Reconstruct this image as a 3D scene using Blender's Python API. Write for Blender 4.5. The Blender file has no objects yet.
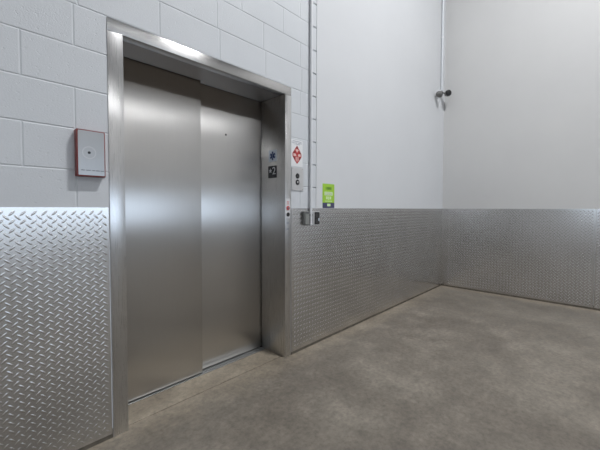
import bpy, bmesh, math, random
from mathutils import Vector, Matrix
random.seed(7)
S = bpy.context.scene
COL = S.collection
PI = math.pi

# ------------------------------------------------------------------ helpers
def link(o, parent=None):
    COL.objects.link(o)
    if parent is not None:
        o.parent = parent
    return o

def tag(o, label=None, cat=None, group=None, kind=None):
    if label: o['label'] = label
    if cat: o['category'] = cat
    if group: o['group'] = group
    if kind: o['kind'] = kind
    return o

def thing(name, label, cat, loc=(0, 0, 0), group=None):
    o = bpy.data.objects.new(name, None)
    o.empty_display_size = .05
    o.location = loc
    link(o)
    return tag(o, label, cat, group)

def obj(name, bm, mat, parent=None, smooth=None, origin=None):
    """link a bmesh given in world coordinates; under a parent it is stored in the parent's frame"""
    me = bpy.data.meshes.new(name)
    bmesh.ops.recalc_face_normals(bm, faces=bm.faces)
    bm.to_mesh(me); bm.free()
    for m in (mat if isinstance(mat, (list, tuple)) else [mat]):
        me.materials.append(m)
    if smooth is not None:
        for p in me.polygons: p.use_smooth = True
        if smooth > 0:
            me.set_sharp_from_angle(angle=math.radians(smooth))
    o = bpy.data.objects.new(name, me)
    link(o, parent)
    off = Vector((0, 0, 0))
    q = parent
    while q is not None:
        off += q.location; q = q.parent
    if origin is None:
        c = sum((v.co for v in me.vertices), Vector()) / max(1, len(me.vertices))
        zmin = min(v.co.z for v in me.vertices)
        origin = Vector((c.x, c.y, zmin))
    origin = Vector(origin)
    me.transform(Matrix.Translation(-origin))
    o.location = origin - off
    return o

def box(bm, x0, x1, y0, y1, z0, z1, bev=0, seg=2):
    r = bmesh.ops.create_cube(bm, size=1)
    vs = r['verts']
    bmesh.ops.scale(bm, vec=(x1 - x0, y1 - y0, z1 - z0), verts=vs)
    bmesh.ops.translate(bm, vec=((x0 + x1) / 2, (y0 + y1) / 2, (z0 + z1) / 2), verts=vs)
    if bev > 0:
        es = list({e for v in vs for e in v.link_edges})
        bmesh.ops.bevel(bm, geom=es, offset=bev, segments=seg, profile=.5, affect='EDGES')
    return bm

def B(*a, **k):
    return box(bmesh.new(), *a, **k)

def tube(bm, p0, p1, r, n=20, r2=None, caps=True):
    p0, p1 = Vector(p0), Vector(p1)
    d = p1 - p0
    q = Vector((0, 0, 1)).rotation_difference(d.normalized()).to_matrix().to_4x4()
    m = Matrix.Translation((p0 + p1) / 2) @ q
    bmesh.ops.create_cone(bm, cap_ends=caps, segments=n, radius1=r, radius2=r if r2 is None else r2,
                          depth=d.length, matrix=m)
    return bm

def lathe(bm, origin, axis, prof, n=28):
    """prof: list of (distance along axis, radius)"""
    q = Vector((0, 0, 1)).rotation_difference(Vector(axis).normalized())
    rings = []
    for h, r in prof:
        if r <= 1e-6:
            rings.append([bm.verts.new(Vector(origin) + q @ Vector((0, 0, h)))])
        else:
            rings.append([bm.verts.new(Vector(origin) + q @ Vector((r * math.cos(2 * PI * i / n), r * math.sin(2 * PI * i / n), h)))
                          for i in range(n)])
    for a, b in zip(rings, rings[1:]):
        for i in range(n):
            j = (i + 1) % n
            if len(a) == 1 and len(b) == 1: continue
            if len(a) == 1: bm.faces.new((a[0], b[i], b[j]))
            elif len(b) == 1: bm.faces.new((a[i], a[j], b[0]))
            else: bm.faces.new((a[i], a[j], b[j], b[i]))
    if len(rings[0]) > 1: bm.faces.new(rings[0])
    if len(rings[-1]) > 1: bm.faces.new(rings[-1])
    return bm

def prism(bm, pts, mapf, d0, d1):
    """polygon pts (u,v) extruded between depths d0, d1; mapf(u,v,d)->xyz"""
    a = [bm.verts.new(mapf(u, v, d0)) for u, v in pts]
    b = [bm.verts.new(mapf(u, v, d1)) for u, v in pts]
    bm.faces.new(a); bm.faces.new(b)
    n = len(pts)
    for i in range(n):
        j = (i + 1) % n
        bm.faces.new((a[i], a[j], b[j], b[i]))
    return bm

def rrect(u0, u1, v0, v1, r, k=5):
    P = []
    for cx, cy, a0 in ((u1 - r, v1 - r, 0), (u0 + r, v1 - r, PI / 2), (u0 + r, v0 + r, PI), (u1 - r, v0 + r, 1.5 * PI)):
        for i in range(k + 1):
            a = a0 + PI / 2 * i / k
            P.append((cx + r * math.cos(a), cy + r * math.sin(a)))
    return P

def circ(u, v, r, n=24):
    return [(u + r * math.cos(2 * PI * i / n), v + r * math.sin(2 * PI * i / n)) for i in range(n)]

# wall A lies in y = 0 facing -y; wall B lies in x = 0 facing -x
def onA(u, v, d): return (u, -d, v)

# ------------------------------------------------------------------ materials
def mat(name):
    m = bpy.data.materials.new(name); m.use_nodes = True
    nt = m.node_tree
    b = nt.nodes['Principled BSDF']
    return m, nt, b

def N(nt, t, **k):
    n = nt.nodes.new(t)
    for a, v in k.items():
        if a.startswith('i_'):
            n.inputs[a[2:].replace('_', ' ')].default_value = v
        else: setattr(n, a, v)
    return n

def ramp(nt, pts):
    r = nt.nodes.new('ShaderNodeValToRGB')
    e = r.color_ramp.elements
    while len(e) < len(pts): e.new(.5)
    for el, (p, c) in zip(e, pts):
        el.position = p
        el.color = (c[0], c[1], c[2], 1) if isinstance(c, (tuple, list)) else (c, c, c, 1)
    return r

def simple(name, col, rough=.5, metal=0, spec=.5):
    m, nt, b = mat(name)
    b.inputs['Base Color'].default_value = (*col, 1)
    b.inputs['Roughness'].default_value = rough
    b.inputs['Metallic'].default_value = metal
    b.inputs['Specular IOR Level'].default_value = spec
    return m

def coords(nt, scale=(1, 1, 1), kind='Object'):
    g = nt.nodes.new('ShaderNodeNewGeometry')
    mp = nt.nodes.new('ShaderNodeMapping')
    mp.inputs['Scale'].default_value = scale
    nt.links.new(g.outputs['Position'], mp.inputs['Vector'])
    return mp.outputs['Vector']

def paint(name, c0, c1, rough=.45, nscale=2.0, bump=.15, bscale=180, bdist=.002, pits=False):
    m, nt, b = mat(name)
    L = nt.links
    n = N(nt, 'ShaderNodeTexNoise', i_Scale=nscale, i_Detail=5, i_Roughness=.6)
    L.new(coords(nt), n.inputs['Vector'])
    r = ramp(nt, [(.3, c0), (.7, c1)])
    L.new(n.outputs['Fac'], r.inputs['Fac'])
    L.new(r.outputs['Color'], b.inputs['Base Color'])
    b.inputs['Roughness'].default_value = rough
    b.inputs['Specular IOR Level'].default_value = .35
    n2 = N(nt, 'ShaderNodeTexNoise', i_Scale=bscale, i_Detail=4, i_Roughness=.65)
    L.new(coords(nt), n2.inputs['Vector'])
    bp = N(nt, 'ShaderNodeBump', i_Strength=bump, i_Distance=bdist)
    h = n2.outputs['Fac']
    if pits:
        v = N(nt, 'ShaderNodeTexNoise', i_Scale=42, i_Detail=3, i_Roughness=.5)
        L.new(coords(nt, (1, 1, 1.7)), v.inputs['Vector'])
        rr = ramp(nt, [(.30, 0), (.37, 1)])
        L.new(v.outputs['Fac'], rr.inputs['Fac'])
        mx = N(nt, 'ShaderNodeMath', operation='ADD')
        L.new(h, mx.inputs[0]); L.new(rr.outputs['Color'], mx.inputs[1]); h = mx.outputs[0]
    L.new(h, bp.inputs['Height'])
    L.new(bp.outputs['Normal'], b.inputs['Normal'])
    return m

M = {}
M['block'] = paint('painted_block', (.55, .57, .595), (.595, .617, .642), .5, 1.3, .35, 120, .003, True)
M['smooth'] = paint('painted_plaster', (.585, .597, .615), (.615, .628, .645), .5, .9, .08, 90, .001)
M['wallB'] = paint('painted_plaster_shaded', (.54, .54, .54), (.57, .57, .565), .5, .9, .08, 90, .001)  # same paint as wall A; its weaker light is put into a darker tone
M['room'] = paint('painted_room', (.64, .64, .64), (.68, .68, .68), .6, .7, .05, 90, .001)
M['ceiling'] = simple('ceiling_paint', (.34, .35, .37), .8)
M['caulk'] = simple('grey_caulk', (.33, .34, .35), .7)
M['groove'] = simple('bare_mortar', (.22, .22, .22), .9)
M['skirt'] = paint('dirty_mortar', (.085, .075, .06), (.15, .13, .105), .9, 14, .4, 160, .003)

def steel(name, col, rough, aniso, grain='z', streak=.025):
    """brushed stainless: grain runs along z (or x); the highlight spreads across the grain"""
    m, nt, b = mat(name); L = nt.links
    sc = (160, 160, 1.5) if grain == 'z' else (1.5, 160, 160)
    n = N(nt, 'ShaderNodeTexNoise', i_Scale=3.0, i_Detail=6, i_Roughness=.7)
    L.new(coords(nt, sc), n.inputs['Vector'])
    c0 = tuple(c * (1 - streak) for c in col); c1 = tuple(min(1, c * (1 + streak)) for c in col)
    r = ramp(nt, [(.3, c0), (.7, c1)])
    L.new(n.outputs['Fac'], r.inputs['Fac']); L.new(r.outputs['Color'], b.inputs['Base Color'])
    rr = ramp(nt, [(.3, rough * .95), (.7, rough * 1.05)])
    L.new(n.outputs['Fac'], rr.inputs['Fac']); L.new(rr.outputs['Color'], b.inputs['Roughness'])
    b.inputs['Metallic'].default_value = 1
    b.inputs['Anisotropic'].default_value = aniso
    g = nt.nodes.new('ShaderNodeNewGeometry')
    cr = N(nt, 'ShaderNodeVectorMath', operation='CROSS_PRODUCT')
    cr.inputs[1].default_value = (0, 0, 1) if grain == 'z' else (1, 0, 0)
    L.new(g.outputs['Normal'], cr.inputs[0])
    L.new(cr.outputs['Vector'], b.inputs['Tangent'])
    return m
M['steel_door'] = steel('brushed_steel_door', (.59, .58, .567), .33, .95)
M['steel_jamb'] = steel('brushed_steel_jamb', (.60, .595, .59), .28, .8)
M['steel_head'] = steel('brushed_steel_header', (.54, .53, .52), .25, .9, 'x')
M['steel_plate'] = steel('brushed_steel_faceplate', (.43, .43, .43), .36, .4)
M['steel_soffit_shaded'] = steel('brushed_steel_soffit_shaded', (.31, .28, .255), .3, .8, 'x')  # same steel, its dark reflection put into a browner base colour
M['sill'] = simple('aluminium_sill', (.36, .36, .35), .5, 1)
M['dark'] = simple('dark_gap', (.015, .015, .015), .8)
M['galv'] = simple('galvanized_conduit', (.68, .69, .71), .42, .1)
M['box'] = simple('grey_box_metal', (.17, .175, .17), .5, .2)
M['white'] = simple('white_plastic', (.72, .73, .74), .4)
M['black'] = simple('black_plastic', (.015, .015, .016), .35)
M['red'] = simple('red_enamel', (.20, .035, .03), .4)
M['signred'] = simple('sign_red', (.42, .03, .03), .45)
M['signpink'] = simple('sign_pale_red', (.72, .50, .47), .45)
M['signdark'] = simple('sign_dark_red', (.13, .02, .02), .45)
M['blue'] = simple('medical_blue', (.02, .05, .19), .4)
M['signgrey'] = simple('sign_pale_blue_grey', (.62, .68, .75), .4)
M['tactile'] = simple('tactile_black', (.02, .02, .024), .45)
M['ink'] = simple('dark_ink', (.08, .08, .09), .5)
M['paleink'] = simple('grey_ink', (.28, .30, .36), .5)
M['green'] = simple('lime_green', (.32, .56, .045), .45)
M['greendark'] = simple('dark_green_ink', (.08, .22, .02), .45)
M['greenpale'] = simple('pale_green_panel', (.60, .76, .42), .45)
M['navy'] = simple('navy_panel', (.06, .06, .13), .45)
M['lampred'] = simple('red_ring', (.55, .05, .06), .35)
M['etch'] = simple('etched_mark', (.50, .50, .50), .5, .3)
M['lamp_body'] = simple('charcoal_lamp_body', (.16, .16, .155), .5)
M['lamp_lens'] = simple('dark_lamp_lens', (.012, .012, .012), .25)
M['chrome'] = simple('chrome', (.6, .6, .6), .15, 1)

# diamond plate
def plate_mat():
    m, nt, b = mat('diamond_plate_aluminium'); L = nt.links
    n = N(nt, 'ShaderNodeTexNoise', i_Scale=1.6, i_Detail=4, i_Roughness=.55)
    L.new(coords(nt), n.inputs['Vector'])
    r = ramp(nt, [(.3, (.60, .59, .575)), (.7, (.67, .655, .64))])
    L.new(n.outputs['Fac'], r.inputs['Fac']); L.new(r.outputs['Color'], b.inputs['Base Color'])
    b.inputs['Metallic'].default_value = 1
    rr = ramp(nt, [(.3, .19), (.7, .24)])
    L.new(n.outputs['Fac'], rr.inputs['Fac']); L.new(rr.outputs['Color'], b.inputs['Roughness'])
    return m
M['plate'] = plate_mat()

# concrete floor
def concrete():
    m, nt, b = mat('polished_concrete'); L = nt.links
    n1 = N(nt, 'ShaderNodeTexNoise', i_Scale=1.5, i_Detail=10, i_Roughness=.68, i_Distortion=.15)
    L.new(coords(nt), n1.inputs['Vector'])
    r1 = ramp(nt, [(.3, (.120, .103, .084)), (.5, (.165, .145, .119)), (.70, (.235, .209, .173))])
    L.new(n1.outputs['Fac'], r1.inputs['Fac'])
    n2 = N(nt, 'ShaderNodeTexNoise', i_Scale=7, i_Detail=8, i_Roughness=.7, i_Distortion=.3)
    L.new(coords(nt), n2.inputs['Vector'])
    r2 = ramp(nt, [(.32, .78), (.5, 1.0), (.68, 1.2)])
    L.new(n2.outputs['Fac'], r2.inputs['Fac'])
    mx = N(nt, 'ShaderNodeMix', data_type='RGBA', blend_type='MULTIPLY')
    mx.inputs['Factor'].default_value = 1
    L.new(r1.outputs['Color'], mx.inputs['A']); L.new(r2.outputs['Color'], mx.inputs['B'])
    # fine speckle
    n3 = N(nt, 'ShaderNodeTexNoise', i_Scale=34, i_Detail=6, i_Roughness=.75)
    L.new(coords(nt), n3.inputs['Vector'])
    r3 = ramp(nt, [(.32, .74), (.5, 1.0), (.68, 1.2)])
    L.new(n3.outputs['Fac'], r3.inputs['Fac'])
    mx2 = N(nt, 'ShaderNodeMix', data_type='RGBA', blend_type='MULTIPLY'); mx2.inputs['Factor'].default_value = 1
    L.new(mx.outputs['Result'], mx2.inputs['A']); L.new(r3.outputs['Color'], mx2.inputs['B'])
    # pale mortar dust worn into the slab along the plated walls and in the door recess
    sp = nt.nodes.new('ShaderNodeSeparateXYZ'); L.new(coords(nt), sp.inputs[0])
    nw = N(nt, 'ShaderNodeTexNoise', i_Scale=5, i_Detail=6, i_Roughness=.7); L.new(coords(nt), nw.inputs['Vector'])
    mxx = N(nt, 'ShaderNodeMath', operation='MAXIMUM'); L.new(sp.outputs['X'], mxx.inputs[0]); L.new(sp.outputs['Y'], mxx.inputs[1])
    ad = N(nt, 'ShaderNodeMath', operation='MULTIPLY_ADD'); L.new(nw.outputs['Fac'], ad.inputs[0]); ad.inputs[1].default_value = .45; L.new(mxx.outputs[0], ad.inputs[2])
    rw = ramp(nt, [(-.0, 0), (.28, 1)]); L.new(ad.outputs[0], rw.inputs['Fac'])
    mx3 = N(nt, 'ShaderNodeMix', data_type='RGBA', blend_type='MIX'); L.new(rw.outputs['Color'], mx3.inputs['Factor'])
    L.new(mx2.outputs['Result'], mx3.inputs['A'])
    lt = N(nt, 'ShaderNodeMix', data_type='RGBA', blend_type='MULTIPLY'); lt.inputs['Factor'].default_value = 1
    L.new(mx2.outputs['Result'], lt.inputs['A']); lt.inputs['B'].default_value = (1.6, 1.55, 1.45, 1)
    L.new(lt.outputs['Result'], mx3.inputs['B'])
    L.new(mx3.outputs['Result'], b.inputs['Base Color'])
    rr = ramp(nt, [(.3, .42), (.7, .62)])
    L.new(n2.outputs['Fac'], rr.inputs['Fac']); L.new(rr.outputs['Color'], b.inputs['Roughness'])
    b.inputs['Specular IOR Level'].default_value = .4
    bp = N(nt, 'ShaderNodeBump', i_Strength=.12, i_Distance=.004)
    L.new(n2.outputs['Fac'], bp.inputs['Height']); L.new(bp.outputs['Normal'], b.inputs['Normal'])
    return m
M['floor'] = concrete()

# ------------------------------------------------------------------ dimensions (metres)
xL0, xL1, xR0, xR1 = -4.8425, -4.7656, -3.5437, -3.4769     # elevator frame, outer and inner edges
zT, zH = 2.2456, 2.1772                                      # header top and underside
ZP = 1.249                                                   # top of the diamond plate
H, Z0 = .2032, .0129                                         # block course
XE = -3.148                                                  # end of the block wall
XW, YS, ZC = -9.0, -9.2, 6.6                                 # far west, south wall, ceiling

# ------------------------------------------------------------------ floor
bm = bmesh.new()
def slab(x0, x1, y0, y1, z1=0, bev=.0015):
    box(bm, x0, x1, y0, y1, -.15, z1, bev, 1)
slab(XW, 0, YS, .038)                                       # main slab
slab(xL1 - .02, xR0 + .02, .0445, .247)                      # strip in the door recess, beyond the cold joint
slab(xL1 - .02, xR0 + .02, .247, .6, -.03)
obj('floor', bm, M['floor'])['kind'] = 'structure'

# ------------------------------------------------------------------ wall A, block part
WB = [bmesh.new(), bmesh.new(), bmesh.new()]                  # left of the door, right of it, above it
def block(x0, x1, z0, z1, vi=.006, hi=.0055, dep=.0026, vdep=.002):
    if x1 - x0 < .004 or z1 - z0 < .004: return
    bm = WB[2] if z0 > zT - .02 else WB[0] if x1 < xL1 else WB[1]
    vi = min(vi, (x1 - x0) / 4); hi = min(hi, (z1 - z0) / 4)
    f = [bm.verts.new((x, 0, z)) for x, z in ((x0 + vi, z0 + hi), (x1 - vi, z0 + hi), (x1 - vi, z1 - hi), (x0 + vi, z1 - hi))]
    o = [bm.verts.new((x, dep, z)) for x, z in ((x0, z0), (x1, z0), (x1, z1), (x0, z1))]
    k = [bm.verts.new((x, .19, z)) for x, z in ((x0, z0), (x1, z0), (x1, z1), (x0, z1))]
    bm.faces.new(f)
    for i in range(4):
        j = (i + 1) % 4
        bm.faces.new((f[i], f[j], o[j], o[i])); bm.faces.new((o[i], o[j], k[j], k[i]))
    bm.faces.new(k)
OX0, OX1 = xL0 + .004, xR1 - .004
for k in range(-1, 34):
    z0 = max(-.02, Z0 + k * H); z1 = min(ZC, Z0 + (k + 1) * H)
    if z1 <= z0: continue
    off = (-4.99 if k % 2 == 0 else -5.193)
    if k == 11: off = -4.563
    js = [off + .4064 * i for i in range(-12, 6)]
    js = [XW] + [j for j in js if XW + .05 < j < XE - .075] + [XE - .057, XE]
    for a, b_ in zip(js, js[1:]):
        kw = dict(hi=.007, dep=.012, vi=.003) if b_ == XE else {}
        if z0 < zT - .02:
            if b_ <= OX0 + .001 or a >= OX1 - .001: block(a, b_, z0, z1, **kw)
            else:
                if a < OX0: block(a, OX0, z0, z1)
                if b_ > OX1: block(OX1, b_, z0, z1, **kw)
        else:
            block(a, b_, z0, z1, **kw)
for bm in WB: obj('wall_left', bm, M['block'])['kind'] = 'structure'

obj('wall_left', B(XE + .0025, .2, 0, .19, -.02, ZC), M['smooth'])['kind'] = 'structure'
obj('trim_1', B(XE - .01, XE + .014, .02, .18, -.02, ZC), M['groove'])['kind'] = 'structure'
# hoistway front behind the doors (dark shaft)
bm = bmesh.new()
box(bm, xL0 - .3, xR1 + .3, .42, .5, -.15, 2.6); box(bm, xL0 - .3, xL0 - .2, .19, .42, -.15, 2.6); box(bm, xR1 + .2, xR1 + .3, .19, .42, -.15, 2.6)
box(bm, xL0 - .3, xR1 + .3, .19, .5, 2.6, 2.7); box(bm, xL0 - .3, xR1 + .3, .03, .5, -.25, -.15)
obj('wall_shaft', bm, M['dark'])['kind'] = 'structure'
# wall B and the unseen rest of the room
obj('wall_right', B(0, .2, YS - .2, 0, -.02, ZC), M['wallB'])['kind'] = 'structure'
bm = bmesh.new()                                             # west wall with a window-height opening near the block wall
box(bm, XW - .2, XW, YS - .2, -2.4, -.02, ZC); box(bm, XW - .2, XW, -1.3, .19, -.02, ZC)
box(bm, XW - .2, XW, -2.4, -1.3, -.02, 1.15); box(bm, XW - .2, XW, -2.4, -1.3, 2.2, ZC)
obj('wall_rear', bm, M['room'])['kind'] = 'structure'
DX0, DX1, DZ0, DZ1 = -7.4, -.4, .85, 2.30                     # dock opening in the south wall
bm = bmesh.new()
box(bm, XW, DX0, YS - .2, YS, -.02, ZC); box(bm, DX1, 0, YS - .2, YS, -.02, ZC)
box(bm, DX0, DX1, YS - .2, YS, DZ1, ZC); box(bm, DX0, DX1, YS - .2, YS, -.02, DZ0)
obj('wall_front', bm, M['room'])['kind'] = 'structure'
obj('ceiling', B(XW - .2, .2, YS - .2, .19, ZC, ZC + .15), M['ceiling'])['kind'] = 'structure'

# dark mortar strip showing below the plates
for n, (a, b_) in (('baseboard_left', (XW, xL0 - .002)), ('baseboard_middle', (xR1 + .002, 0))):
    obj(n, B(a, b_, -.0022, .001, 0, .05), M['skirt'])['kind'] = 'structure'
obj('baseboard_right', B(-.0022, .001, YS, 0, 0, .05), M['skirt'])['kind'] = 'structure'

# ------------------------------------------------------------------ diamond plate panels
PITCH, LUG, LW, LH = .0385, .0345, .0090, .0019
def lug_verts():
    hl, hw = LUG / 2, LW / 2
    return [(-hl, 0, 0), (-hl * .45, -hw, 0), (hl * .45, -hw, 0), (hl, 0, 0), (hl * .45, hw, 0), (-hl * .45, hw, 0),
            (-hl * .55, 0, LH), (hl * .55, 0, LH)]
LF = [(0, 1, 6), (1, 2, 7, 6), (2, 3, 7), (3, 4, 7), (4, 5, 6, 7), (5, 0, 6)]
def plate(name, label, u0, u1, mapf, thick=.003, zlo=.024):
    """sheet from u0..u1 along the wall with raised lugs; mapf(u, z, d) -> xyz, d = distance off the wall"""
    V, F = [], []
    for d in (.0024, .0024 + thick):
        for u, z in ((u0, zlo), (u1, zlo), (u1, ZP), (u0, ZP)):
            V.append(mapf(u, z, d))
    F += [(0, 3, 2, 1), (4, 5, 6, 7), (0, 1, 5, 4), (1, 2, 6, 5), (2, 3, 7, 6), (3, 0, 4, 7)]
    base = lug_verts()
    c = math.sqrt(.5)
    i0, i1 = math.ceil((u0 + .016) / (PITCH / 2)), math.floor((u1 - .016) / (PITCH / 2))
    for i in range(i0, i1 + 1):
        for j in range(1, int((ZP - zlo) / (PITCH / 2))):
            if (i + j) % 2: continue
            s = 1 if i % 2 == 0 else -1
            u, z = i * PITCH / 2, zlo + .004 + j * PITCH / 2
            if z > ZP - .014: continue
            k = len(V)
            for a, b_, h in base:
                V.append(mapf(u + c * a - s * c * b_, z + s * c * a + c * b_, .0024 + thick + h))
            F += [tuple(k + q for q in f) for f in LF]
    me = bpy.data.meshes.new(name); me.from_pydata(V, [], F)
    bm = bmesh.new(); bm.from_mesh(me); bmesh.ops.recalc_face_normals(bm, faces=bm.faces[:6])
    # orient lug faces outward (away from the wall)
    bm.normal_update()
    out = Vector(mapf(0, 0, 1)) - Vector(mapf(0, 0, 0))
    flip = [f for f in bm.faces[6:] if f.normal.dot(out) < 0] if True else []
    bmesh.ops.reverse_faces(bm, faces=flip)
    bm.to_mesh(me); bm.free()
    me.polygons.foreach_set('use_smooth', [False] * 6 + [True] * (len(me.polygons) - 6))
    me.materials.append(M['plate'])
    o = bpy.data.objects.new(name, me); link(o)
    return tag(o, label, 'wall panel')
def onB(u, z, d): return (-d, u, z)
plate('diamond_plate_panel', 'shiny diamond plate sheet on the block wall left of the elevator door', -6.6, xL0 - .007, onA)
plate('diamond_plate_panel', 'long diamond plate sheet between the elevator frame and the room corner', xR1 + .004, -.012, onA)
plate('diamond_plate_panel', 'diamond plate sheet along the far right wall beside the corner', -1.842, -.075, onB)
plate('diamond_plate_panel', 'sliver of diamond plate sheet past the seam at the right edge of the photo', -3.6, -1.846, onB)
bm = bmesh.new()
prism(bm, [(-.045, -.006), (-.045, -.0085), (-.0085, -.0085), (-.0085, -.085), (-.006, -.085), (-.006, -.006)],
      lambda u, v, d: (u, v, d), .024, ZP + .002)
tag(obj('corner_guard', bm, M['plate']), 'plain metal corner strip where the two plated walls meet', 'corner trim')

# ------------------------------------------------------------------ elevator entrance
EL = thing('elevator_entrance', 'brushed stainless steel elevator doorway with closed two panel sliding doors', 'elevator door',
           ((xL0 + xR1) / 2, 0, 0))
YF = -.004
for a, b_ in ((xL0, xL1), (xR0, xR1)):
    bm = B(a, b_, YF, .297, .001, zH - .0012, .0016, 2)
    JAMB = obj('jamb', bm, M['steel_jamb'], EL, 30)
bm = B(xL0, xR1, YF, .06, zH + .0008, zT, .0016, 2)
obj('header', bm, M['steel_head'], EL, 30)
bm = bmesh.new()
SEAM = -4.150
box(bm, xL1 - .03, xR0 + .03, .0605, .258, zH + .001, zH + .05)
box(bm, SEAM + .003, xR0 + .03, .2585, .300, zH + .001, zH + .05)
obj('soffit', bm, M['steel_soffit_shaded'], EL)
dl = obj('door_panel', B(xL1 - .04, SEAM, .264, .294, .010, zH + .08, .0015, 2), M['steel_door'], EL, 30)
dr = obj('door_panel', B(SEAM - .05, xR0 + .05, .3055, .3355, .010, zH + .08, .0015, 2), M['steel_door'], EL, 30)
# drop key escutcheon in the right panel
esc = obj('key_hole', prism(bmesh.new(), circ(-3.905, 1.835, .0085), lambda u, v, d: (u, .3055 - d, v), 0, .0012), M['black'], dr)
bm = bmesh.new()
SX0, SX1 = xL1 + .001, xR0 - .001
for y0, y1 in ((.2485, .268), (.274, .310), (.316, .336), (.342, .40)):
    box(bm, SX0, SX1, y0, y1, -.028, .003, .0008, 1)
box(bm, SX0, SX1, .249, .40, -.028, -.012)
obj('sill', bm, M['sill'], EL)
# thin caulk bead at the left and right edge of the frame
obj('caulk_bead', B(xR1 + .0003, xR1 + .0035, -.003, .006, .02, zT), M['caulk'], EL)

# ------------------------------------------------------------------ key box on the block wall
KB = thing('key_box', 'square red-edged key box with steel face on the block wall', 'key box', (-4.934, 0, 1.404))
x0, x1, z0, z1 = -4.995, -4.870, 1.404, 1.634
obj('housing', B(x0, x1, -.040, .003, z0, z1, .003, 2), M['red'], KB, 30)
obj('back_plate', B(x0 + .01, x1 + .010, -.006, .003, z0 + .003, z1 - .003, .001, 1), simple('dull_pink_backing', (.36, .27, .26), .5), KB)
fp = obj('face_plate', prism(bmesh.new(), rrect(x0 + .006, x1 - .005, z0 + .006, z1 - .005, .003), onA, .038, .0415), M['steel_plate'], KB)
cx, cz = -4.942, 1.522
bm = bmesh.new()
n = 40
ring = [[bm.verts.new(onA(cx + r * math.cos(2 * PI * i / n), cz + r * math.sin(2 * PI * i / n), .0418)) for i in range(n)] for r in (.026, .031)]
for i in range(n):
    bm.faces.new((ring[0][i], ring[0][(i + 1) % n], ring[1][(i + 1) % n], ring[1][i]))
ob = obj('etched_ring', bm, M['etch'], fp)
obj('key_slot', lathe(bmesh.new(), onA(cx, cz, .041), (0, -1, 0), [(0, .0065), (.002, .0065), (.003, .005)], 20), M['black'], fp, 30)
bm = bmesh.new()
u = x0 + .018
for w in (.016, .020, .012, .018, .014):
    q = u
    while q < u + w - .002:
        box(bm, q, q + .0022, -.0421, -.0414, z0 + .028, z0 + .028 + random.choice((.0045, .0045, .0035)))
        q += .0032
    u += w + .005
obj('text_line', bm, M['ink'], fp)

# ------------------------------------------------------------------ hoistway signs on the right jamb reveal (plane x = xR0)
def onJ(u, v, d): return (xR0 - d, u, v)     # u = world y
def text_mesh(s, size, mapf, u0, v0, d0, d1, sx=1.0):
    """mesh of a word, lower-left corner at (u0, v0) in the surface's own axes"""
    cu = bpy.data.curves.new('t', 'FONT'); cu.body = s; cu.size = size; cu.extrude = .5
    to = bpy.data.objects.new('t', cu); COL.objects.link(to)
    dg = bpy.context.evaluated_depsgraph_get()
    me = bpy.data.meshes.new_from_object(to.evaluated_get(dg))
    bpy.data.objects.remove(to); bpy.data.curves.remove(cu)
    mx = min(v.co.x for v in me.vertices); my = min(v.co.y for v in me.vertices)
    for v in me.vertices:
        v.co = Vector(mapf(u0 + (v.co.x - mx) * sx, v0 + (v.co.y - my), d0 if v.co.z < 0 else d1))
    bm = bmesh.new(); bm.from_mesh(me); bpy.data.meshes.remove(me)
    return bm
# on the reveal, "right" for the reader is -y
def onJr(u, v, d): return (xR0 - d, -u, v)

MS = thing('medical_sign', 'pale square sign with blue six-armed medical star on the steel jamb', 'sign', (xR0, .148, 1.642))
obj('sign_plate', prism(bmesh.new(), rrect(-.198, -.098, 1.644, 1.742, .006), onJr, 0, .002), M['signgrey'], MS)
bm = bmesh.new()
sc_, sz_ = -.147, 1.692
for i in range(3):
    a = i * PI / 3
    r = .036 if i == 0 else .034
    w = .0085
    pts = [(-w, -r), (w, -r), (w, r), (-w, r)]
    prism(bm, [(sc_ + p * math.cos(a) - q * math.sin(a), sz_ + p * math.sin(a) + q * math.cos(a)) for p, q in pts], onJr, .002, .0035)
obj('star', bm, M['blue'], MS)
bm = bmesh.new(); prism(bm, circ(sc_, sz_ + .004, .0022, 12), onJr, .0035, .004); box(bm, xR0 - .004, xR0 - .0034, -sc_ - .0009, -sc_ + .0009, sz_ - .022, sz_ + .022)
obj('staff', bm, M['signgrey'], MS)

FS = thing('floor_number_sign', 'black tactile sign with a white star and the number 2 on the steel jamb', 'sign', (xR0, .148, 1.508))
obj('sign_plate', prism(bmesh.new(), rrect(-.203, -.097, 1.506, 1.608, .006), onJr, 0, .0025), M['tactile'], FS)
M['signwhite'] = simple('tactile_white', (.62, .63, .66), .45)
obj('numeral', text_mesh('2', .088, onJr, -.148, 1.536, .0025, .0045), M['signwhite'], FS)
st = []
for i in range(10):
    r = .021 if i % 2 == 0 else .009
    a = PI / 2 + i * PI / 5
    st.append((-.174 + r * math.cos(a), 1.566 + r * math.sin(a)))
obj('star', prism(bmesh.new(), st, onJr, .0025, .0045), M['signwhite'], FS)
bm = bmesh.new()
for i in range(5):
    for j in range(3):
        if random.random() < .6:
            lathe(bm, onJr(-.178 + i * .009 + (i // 2) * .006, 1.513 + j * .005, .0024), (-1, 0, 0), [(0, .0014), (.0008, .0011), (.001, 0)], 8)
obj('braille_dots', bm, simple('braille_grey', (.10, .10, .11), .4), FS)

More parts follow.
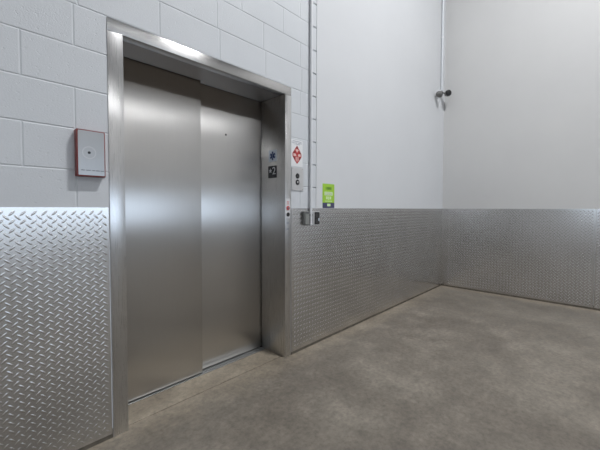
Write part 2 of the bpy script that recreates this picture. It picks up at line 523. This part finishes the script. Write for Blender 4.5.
# ------------------------------------------------------------------ jamb switch plate (front of right jamb)
y_ = .004
def onF(u, v, d): return (u, YF - d, v)
SW = thing('switch_plate', 'narrow pale switch plate with red and black buttons on the right jamb', 'switch', (-3.514, YF, 1.10))
obj('plate', prism(bmesh.new(), rrect(-3.540, -3.487, 1.165, 1.330, .002), onF, 0, .0015), simple('pale_switch_plate', (.66, .66, .67), .4, .2), SW)
rb = obj('red_indicator', lathe(bmesh.new(), onF(-3.513, 1.250, .0013), (0, -1, 0), [(0, .0175), (.004, .0175), (.005, .015), (.005, .010)], 28), M['lampred'], SW, 30)
obj('indicator_core', lathe(bmesh.new(), onF(-3.513, 1.250, .006), (0, -1, 0), [(0, .010), (.002, .0095), (.003, .006)], 24), simple('dull_steel_core', (.28, .24, .25), .3, .8), rb, 30)
obj('black_button', lathe(bmesh.new(), onF(-3.513, 1.197, .0013), (0, -1, 0), [(0, .0175), (.004, .0175), (.006, .015), (.0065, .004)], 28), M['black'], SW, 30)
bm = bmesh.new()
for i, (zz, w) in enumerate(((1.300, .026), (1.290, .018), (1.281, .022))):
    q = -3.513 - w / 2
    while q < -3.513 + w / 2:
        box(bm, q, q + .0024, YF - .0019, YF - .0014, zz, zz + .005); q += .0038
obj('red_lettering', bm, M['lampred'], SW)
# engraved marks below the plate, cut into the jamb itself
for zm in (1.118, 1.068):
    bm = bmesh.new()
    for zz in (zm, zm + .010):
        q = -3.527
        while q < -3.500:
            box(bm, q, q + .003, YF - .0006, YF + .0002, zz, zz + .006); q += .0048
    obj('engraving', bm, M['paleink'], JAMB)

# ------------------------------------------------------------------ fire notice above the call station
NT = thing('fire_notice', 'white notice with a red diamond emblem beside the elevator frame', 'sign', (-3.405, 0, 1.606))
obj('sign_plate', prism(bmesh.new(), rrect(-3.474, -3.333, 1.604, 1.826, .004), onA, 0, .002), M['white'], NT)
bm = bmesh.new()
ex, ez, er, eh = -3.402, 1.703, .055, .078
hexa = [(0, 1), (.62, .45), (1, .12), (1, -.22), (.5, -.65), (0, -1), (-.5, -.65), (-1, -.22), (-1, .12), (-.62, .45)]
prism(bm, [(ex + a * er, ez + b_ * eh) for a, b_ in hexa], onA, .002, .0026)
em = obj('emblem', bm, M['signred'], NT)
for poly in ([(-.38, .52), (0, .22), (.38, .52), (.14, .62), (0, .50), (-.14, .62)],
             [(-.82, .10), (-.30, .08), (-.16, -.16), (-.78, -.18)], [(.82, .10), (.30, .08), (.16, -.16), (.78, -.18)],
             [(-.30, -.24), (-.10, -.24), (-.10, -.78), (-.30, -.62)], [(.30, -.24), (.10, -.24), (.10, -.78), (.30, -.62)]):
    bm = prism(bmesh.new(), [(ex + a * er, ez + b_ * eh) for a, b_ in poly], onA, .0026, .0031)
    obj('emblem_facet', bm, M['signpink'], em)['label'] = 'pale red facet'
for poly in ([(-.20, .72), (0, .96), (.20, .72), (0, .60)], [(-.92, .06), (-.62, .40), (-.45, .22)], [(.92, .06), (.62, .40), (.45, .22)],
             [(-.92, -.24), (-.44, -.30), (-.48, -.60)], [(.92, -.24), (.44, -.30), (.48, -.60)]):
    bm = prism(bmesh.new(), [(ex + a * er, ez + b_ * eh) for a, b_ in poly], onA, .0026, .0031)
    obj('emblem_facet', bm, M['signdark'], em)
bm = bmesh.new()
for zz, a, b_ in ((1.811, -3.455, -3.35), (1.798, -3.465, -3.345), (1.787, -3.45, -3.36)):
    q = a
    while q < b_:
        w = random.choice((.003, .004, .0055))
        if random.random() < .82: box(bm, q, q + w, -.0025, -.0019, zz, zz + .006)
        q += w + .002
obj('lettering', bm, M['paleink'], NT)

# ------------------------------------------------------------------ call station
CS = thing('call_station', 'steel elevator call plate with two round black buttons below the fire notice', 'call button', (-3.40, 0, 1.400))
cp = obj('face_plate', prism(bmesh.new(), rrect(-3.468, -3.326, 1.400, 1.594, .003), onA, -.003, .006), simple('call_plate_steel', (.60, .60, .60), .45, .6), CS)
for i, zz in enumerate((1.523, 1.470)):
    b0 = obj('button', lathe(bmesh.new(), onA(-3.400, zz, .0055), (0, -1, 0), [(0, .0225), (.003, .0225), (.004, .0205), (.0045, .018)], 32), M['black'], CS, 30)
    up = 1 if i == 0 else -1
    if i == 1:
        obj('arrow', prism(bmesh.new(), [(-3.400 - .012, zz + .007), (-3.400 + .012, zz + .007), (-3.400, zz - .011)], onA, .0095, .0105), simple('button_core', (.5, .5, .5), .4), b0)
    else:
        obj('arrow', prism(bmesh.new(), [(-3.400 - .009, zz - .006), (-3.400 + .009, zz - .006), (-3.400, zz + .009)], onA, .0095, .0105), simple('button_core_dark', (.06, .06, .06), .4), b0)
for a in (-3.459, -3.335):
    for zz in (1.409, 1.585):
        bm = lathe(bmesh.new(), onA(a, zz, .0055), (0, -1, 0), [(0, .003), (.001, .0028), (.0016, 0)], 10)
        obj('screw', bm, M['ink'], CS)

# ------------------------------------------------------------------ green notice
GN = thing('green_notice', 'small lime green notice with a navy foot on the smooth wall above the plate', 'sign', (-2.966, 0, 1.252))
g0, g1, gz0, gz1 = -3.056, -2.877, 1.252, 1.480
obj('card', prism(bmesh.new(), rrect(g0, g1, gz0, gz1, .005), onA, 0, .002), M['green'], GN)
gw, gh = g1 - g0, gz1 - gz0
def G(a, b_): return (g0 + a * gw, gz0 + b_ * gh)
def grect(bm, a0, a1, b0, b1, d0=.002, d1=.0026):
    prism(bm, [G(a0, b0), G(a1, b0), G(a1, b1), G(a0, b1)], onA, d0, d1)
bm = bmesh.new(); grect(bm, .0, 1, 0, .22); obj('navy_band', bm, M['navy'], GN)
bm = bmesh.new(); prism(bm, rrect(*[G(.38, 0)[0], G(.66, 0)[0], G(0, .07)[1], G(0, .18)[1]], .003), onA, .0026, .0032)
obj('badge', bm, M['greenpale'], GN)
bm = bmesh.new()
for a in (.26, .36, .43, .53, .60, .68): grect(bm, a, a + (.055 if a != .43 else .08), .76, .87)
obj('heading', bm, M['greendark'], GN)
bm = bmesh.new(); grect(bm, .15, .85, .52, .67); grect(bm, .28, .42, .36, .48); grect(bm, .46, .54, .34, .48); grect(bm, .58, .72, .36, .48)
grect(bm, .2, .8, .27, .30)
obj('pale_panel', bm, M['greenpale'], GN)
bm = bmesh.new()
for zz in (.55, .61):
    for a in (.2, .28, .38, .44, .54, .62, .72):
        grect(bm, a, a + .055, zz, zz + .022, .0026, .003)
obj('lettering', bm, M['paleink'], GN)

# ------------------------------------------------------------------ conduit with outlet box
CX, CY = -3.243, -.0215
CD = thing('conduit', 'thin vertical galvanized conduit running up the end of the block wall', 'conduit', (CX, CY, 1.103))
obj('pipe', tube(bmesh.new(), (CX, CY, 1.103), (CX, CY, ZC), .0125, 24), M['galv'], CD, 40)
for zz in (1.80, 3.6):
    bm = bmesh.new()
    lathe(bm, (CX, CY, zz - .012), (0, 0, 1), [(0, .0125), (0, .0138), (.024, .0138), (.024, .0125)], 24)
    box(bm, CX + .010, CX + .033, -.004, 0, zz - .011, zz + .011, .001, 1)
    box(bm, CX + .010, CX + .0145, -.022, 0, zz - .011, zz + .011, .001, 1)
    s = obj('strap', bm, M['galv'], CD)
    obj('strap_screw', lathe(bmesh.new(), (CX + .024, -.0035, zz), (0, -1, 0), [(0, .006), (.002, .005), (.003, 0)], 12), M['ink'], s)
obj('end_cap', lathe(bmesh.new(), (CX, CY, 1.098), (0, 0, 1), [(0, .011), (.002, .0145), (.016, .0145), (.018, .0125)], 24), M['galv'], CD, 40)

for a, b_ in ((-3.274, CX - .010), (CX + .010, -3.2225)):
    obj('nipple', tube(bmesh.new(), (a, CY, 1.19), (b_, CY, 1.19), .008, 16), M['box'], CD, 40)

bz0, bz1, byf = 1.100, 1.222, -.034
def onBox(u, v, d): return (u, byf - d, v)
JB = thing('junction_box', 'small grey metal junction box with a closed cover left of the conduit end', 'junction box', (-3.304, 0, bz0))
jx0, jx1 = -3.338, -3.274
jh = obj('housing', B(jx0, jx1, byf, -.0052, bz0, bz1, .005, 3), M['box'], JB, 30)
obj('cover', prism(bmesh.new(), rrect(jx0 + .007, jx1 - .007, bz0 + .010, bz1 - .020, .009), onBox, -.001, .004), simple('grey_box_cover', (.235, .245, .235), .5, .2), JB)
obj('hinge', tube(bmesh.new(), (jx0 + .012, byf - .001, bz1 - .012), (jx1 - .012, byf - .001, bz1 - .012), .0045, 12), M['ink'], JB, 40)
OB = thing('outlet_box', 'small metal outlet box with black receptacle right of the conduit end', 'outlet', (-3.171, 0, bz0))
bx0, bx1 = -3.222, -3.143
obj('housing', B(bx0, bx1, byf, -.0052, bz0, bz1, .005, 3), M['galv'], OB, 30)
fp = obj('face_plate', prism(bmesh.new(), rrect(bx0 - .001, bx1 + .001, bz0 - .001, bz1 + .001, .006), onBox, -.001, .002), simple('bright_cover', (.62, .62, .62), .4, .4), OB)
rc = obj('receptacle', prism(bmesh.new(), rrect(bx0 + .012, bx1 - .003, bz0 + .004, bz1 - .007, .006), onBox, .0015, .006), M['black'], OB)
xm = (bx0 + bx1) / 2
for zz in (bz0 + .032, bz0 + .084):
    obj('socket', prism(bmesh.new(), rrect(xm - .018, xm + .018, zz - .017, zz + .017, .010), onBox, .006, .0085), simple('socket_black', (.04, .04, .04), .3), rc)
obj('socket_tag', B(bx1 - .020, bx1 - .009, byf - .0092, byf - .0058, bz0 + .036, bz0 + .060), M['signgrey'], rc)

# ------------------------------------------------------------------ emergency lamp heads in the corner
PX, PY = -.160, -.0185
MX, MY, MZ = -.225, -.030, 3.045                             # junction the two heads swivel on
HL, HR = (-.385, -.062, 2.968), (-.135, -.095, 3.030)
CP = thing('corner_conduit', 'pale conduit dropping down the room corner to the twin lamp heads', 'conduit', (PX, PY, 3.075))
obj('pipe', tube(bmesh.new(), (PX, PY, 3.075), (PX, PY, ZC), .0165, 24), simple('pale_conduit', (.60, .63, .66), .45, .1), CP, 40)
for zz in (3.9,):
    bm = bmesh.new()
    lathe(bm, (PX, PY, zz - .012), (0, 0, 1), [(0, .0165), (0, .018), (.024, .018), (.024, .0165)], 24)
    box(bm, PX - .055, PX - .01, -.004, 0, zz - .011, zz + .011, .001, 1)
    obj('strap', bm, M['galv'], CP)
EMG = thing('emergency_light', 'twin charcoal emergency lamp heads high in the room corner', 'emergency light', (MX, 0, 2.93))
bm = bmesh.new()
box(bm, -.270, -.130, -.034, .0, MZ - .026, 3.075, .006, 2)
obj('mount', bm, M['galv'], EMG, 30)
def head(c, aim, side):
    c = Vector(c); aim = Vector(aim).normalized()
    bm = bmesh.new()
    lathe(bm, c - aim * .045, aim, [(0, .0), (.002, .020), (.014, .034), (.04, .045), (.075, .050), (.084, .050), (.086, .046)], 28)
    h = obj('lamp_head', bm, M['lamp_body'], EMG, 40)
    obj('lens', lathe(bmesh.new(), c + aim * .038, aim, [(0, .0455), (.004, .043), (.008, .028), (.0095, 0)], 28), M['lamp_lens'], h, 40)
    obj('swivel_arm', tube(bmesh.new(), c - aim * .02, (MX, MY, MZ), .012, 12), M['lamp_body'], EMG, 40)
head(HL, (.25, -.95, -.15), -1)
head(HR, (-.72, -.60, -.10), 1)

# ------------------------------------------------------------------ light: daylight through the dock opening, ceiling strips
W = bpy.data.worlds.new('daylight'); S.world = W; W.use_nodes = True
bg = W.node_tree.nodes['Background']
bg.inputs['Color'].default_value = (.70, .83, 1.0, 1)
bg.inputs['Strength'].default_value = 2.9
obj('ground_outside', B(-30, 20, -40, YS - .2, -1.3, -1.2), simple('asphalt', (.16, .16, .16), .9))['kind'] = 'structure'
def area(name, loc, sx, sy, power, col, rot=(0, 0, 0), portal=False):
    l = bpy.data.lights.new(name, 'AREA'); l.shape = 'RECTANGLE'; l.size = sx; l.size_y = sy
    l.energy = power; l.color = col
    o = bpy.data.objects.new(name, l); o.location = loc; o.rotation_euler = rot; COL.objects.link(o)
    if portal: l.cycles.is_portal = True
    return o
area('dock_portal', ((DX0 + DX1) / 2, YS - .21, (DZ0 + DZ1) / 2), DX1 - DX0, DZ1 - DZ0, 1, (1, 1, 1), (PI / 2, 0, 0), True)
area('window_portal', (XW - .21, -1.85, 1.675), 1.1, 1.05, 1, (1, 1, 1), (PI / 2, 0, -PI / 2), True)
for x, y, p in ((-2.8, -2.6, 280), (-6.6, -7.8, 42), (-3.9, -7.8, 42), (-1.3, -7.8, 42)):
    area('strip_light', (x, y, 6.3), .9 if p > 100 else 2.4, .3, p, (.975, .985, 1.0))

# ------------------------------------------------------------------ camera
yaw, pitch, roll, f, sy = .8174, .033, .0024, 325.704, -5.738
fw = Vector((math.sin(yaw) * math.cos(pitch), math.cos(yaw) * math.cos(pitch), -math.sin(pitch)))
rt = Vector((math.cos(yaw), -math.sin(yaw), 0)); up = rt.cross(fw)
rt, up = rt * math.cos(roll) + up * math.sin(roll), up * math.cos(roll) - rt * math.sin(roll)
cam = bpy.data.cameras.new('camera'); co = bpy.data.objects.new('camera', cam); COL.objects.link(co)
co.matrix_world = Matrix(((rt.x, up.x, -fw.x, -5.4143), (rt.y, up.y, -fw.y, -1.926), (rt.z, up.z, -fw.z, 1.2463), (0, 0, 0, 1)))
cam.sensor_width = 36; cam.lens = f / 600 * 36; cam.shift_y = sy / 600; cam.clip_start = .02
S.camera = co

S.view_settings.view_transform = 'Standard'; S.view_settings.look = 'None'
S.view_settings.gamma = 1; S.view_settings.use_curve_mapping = False
S.view_settings.exposure = 0.0
S.cycles.use_denoising = True
S.cycles.max_bounces = 10; S.cycles.diffuse_bounces = 6; S.cycles.glossy_bounces = 6
S.cycles.sample_clamp_indirect = 6
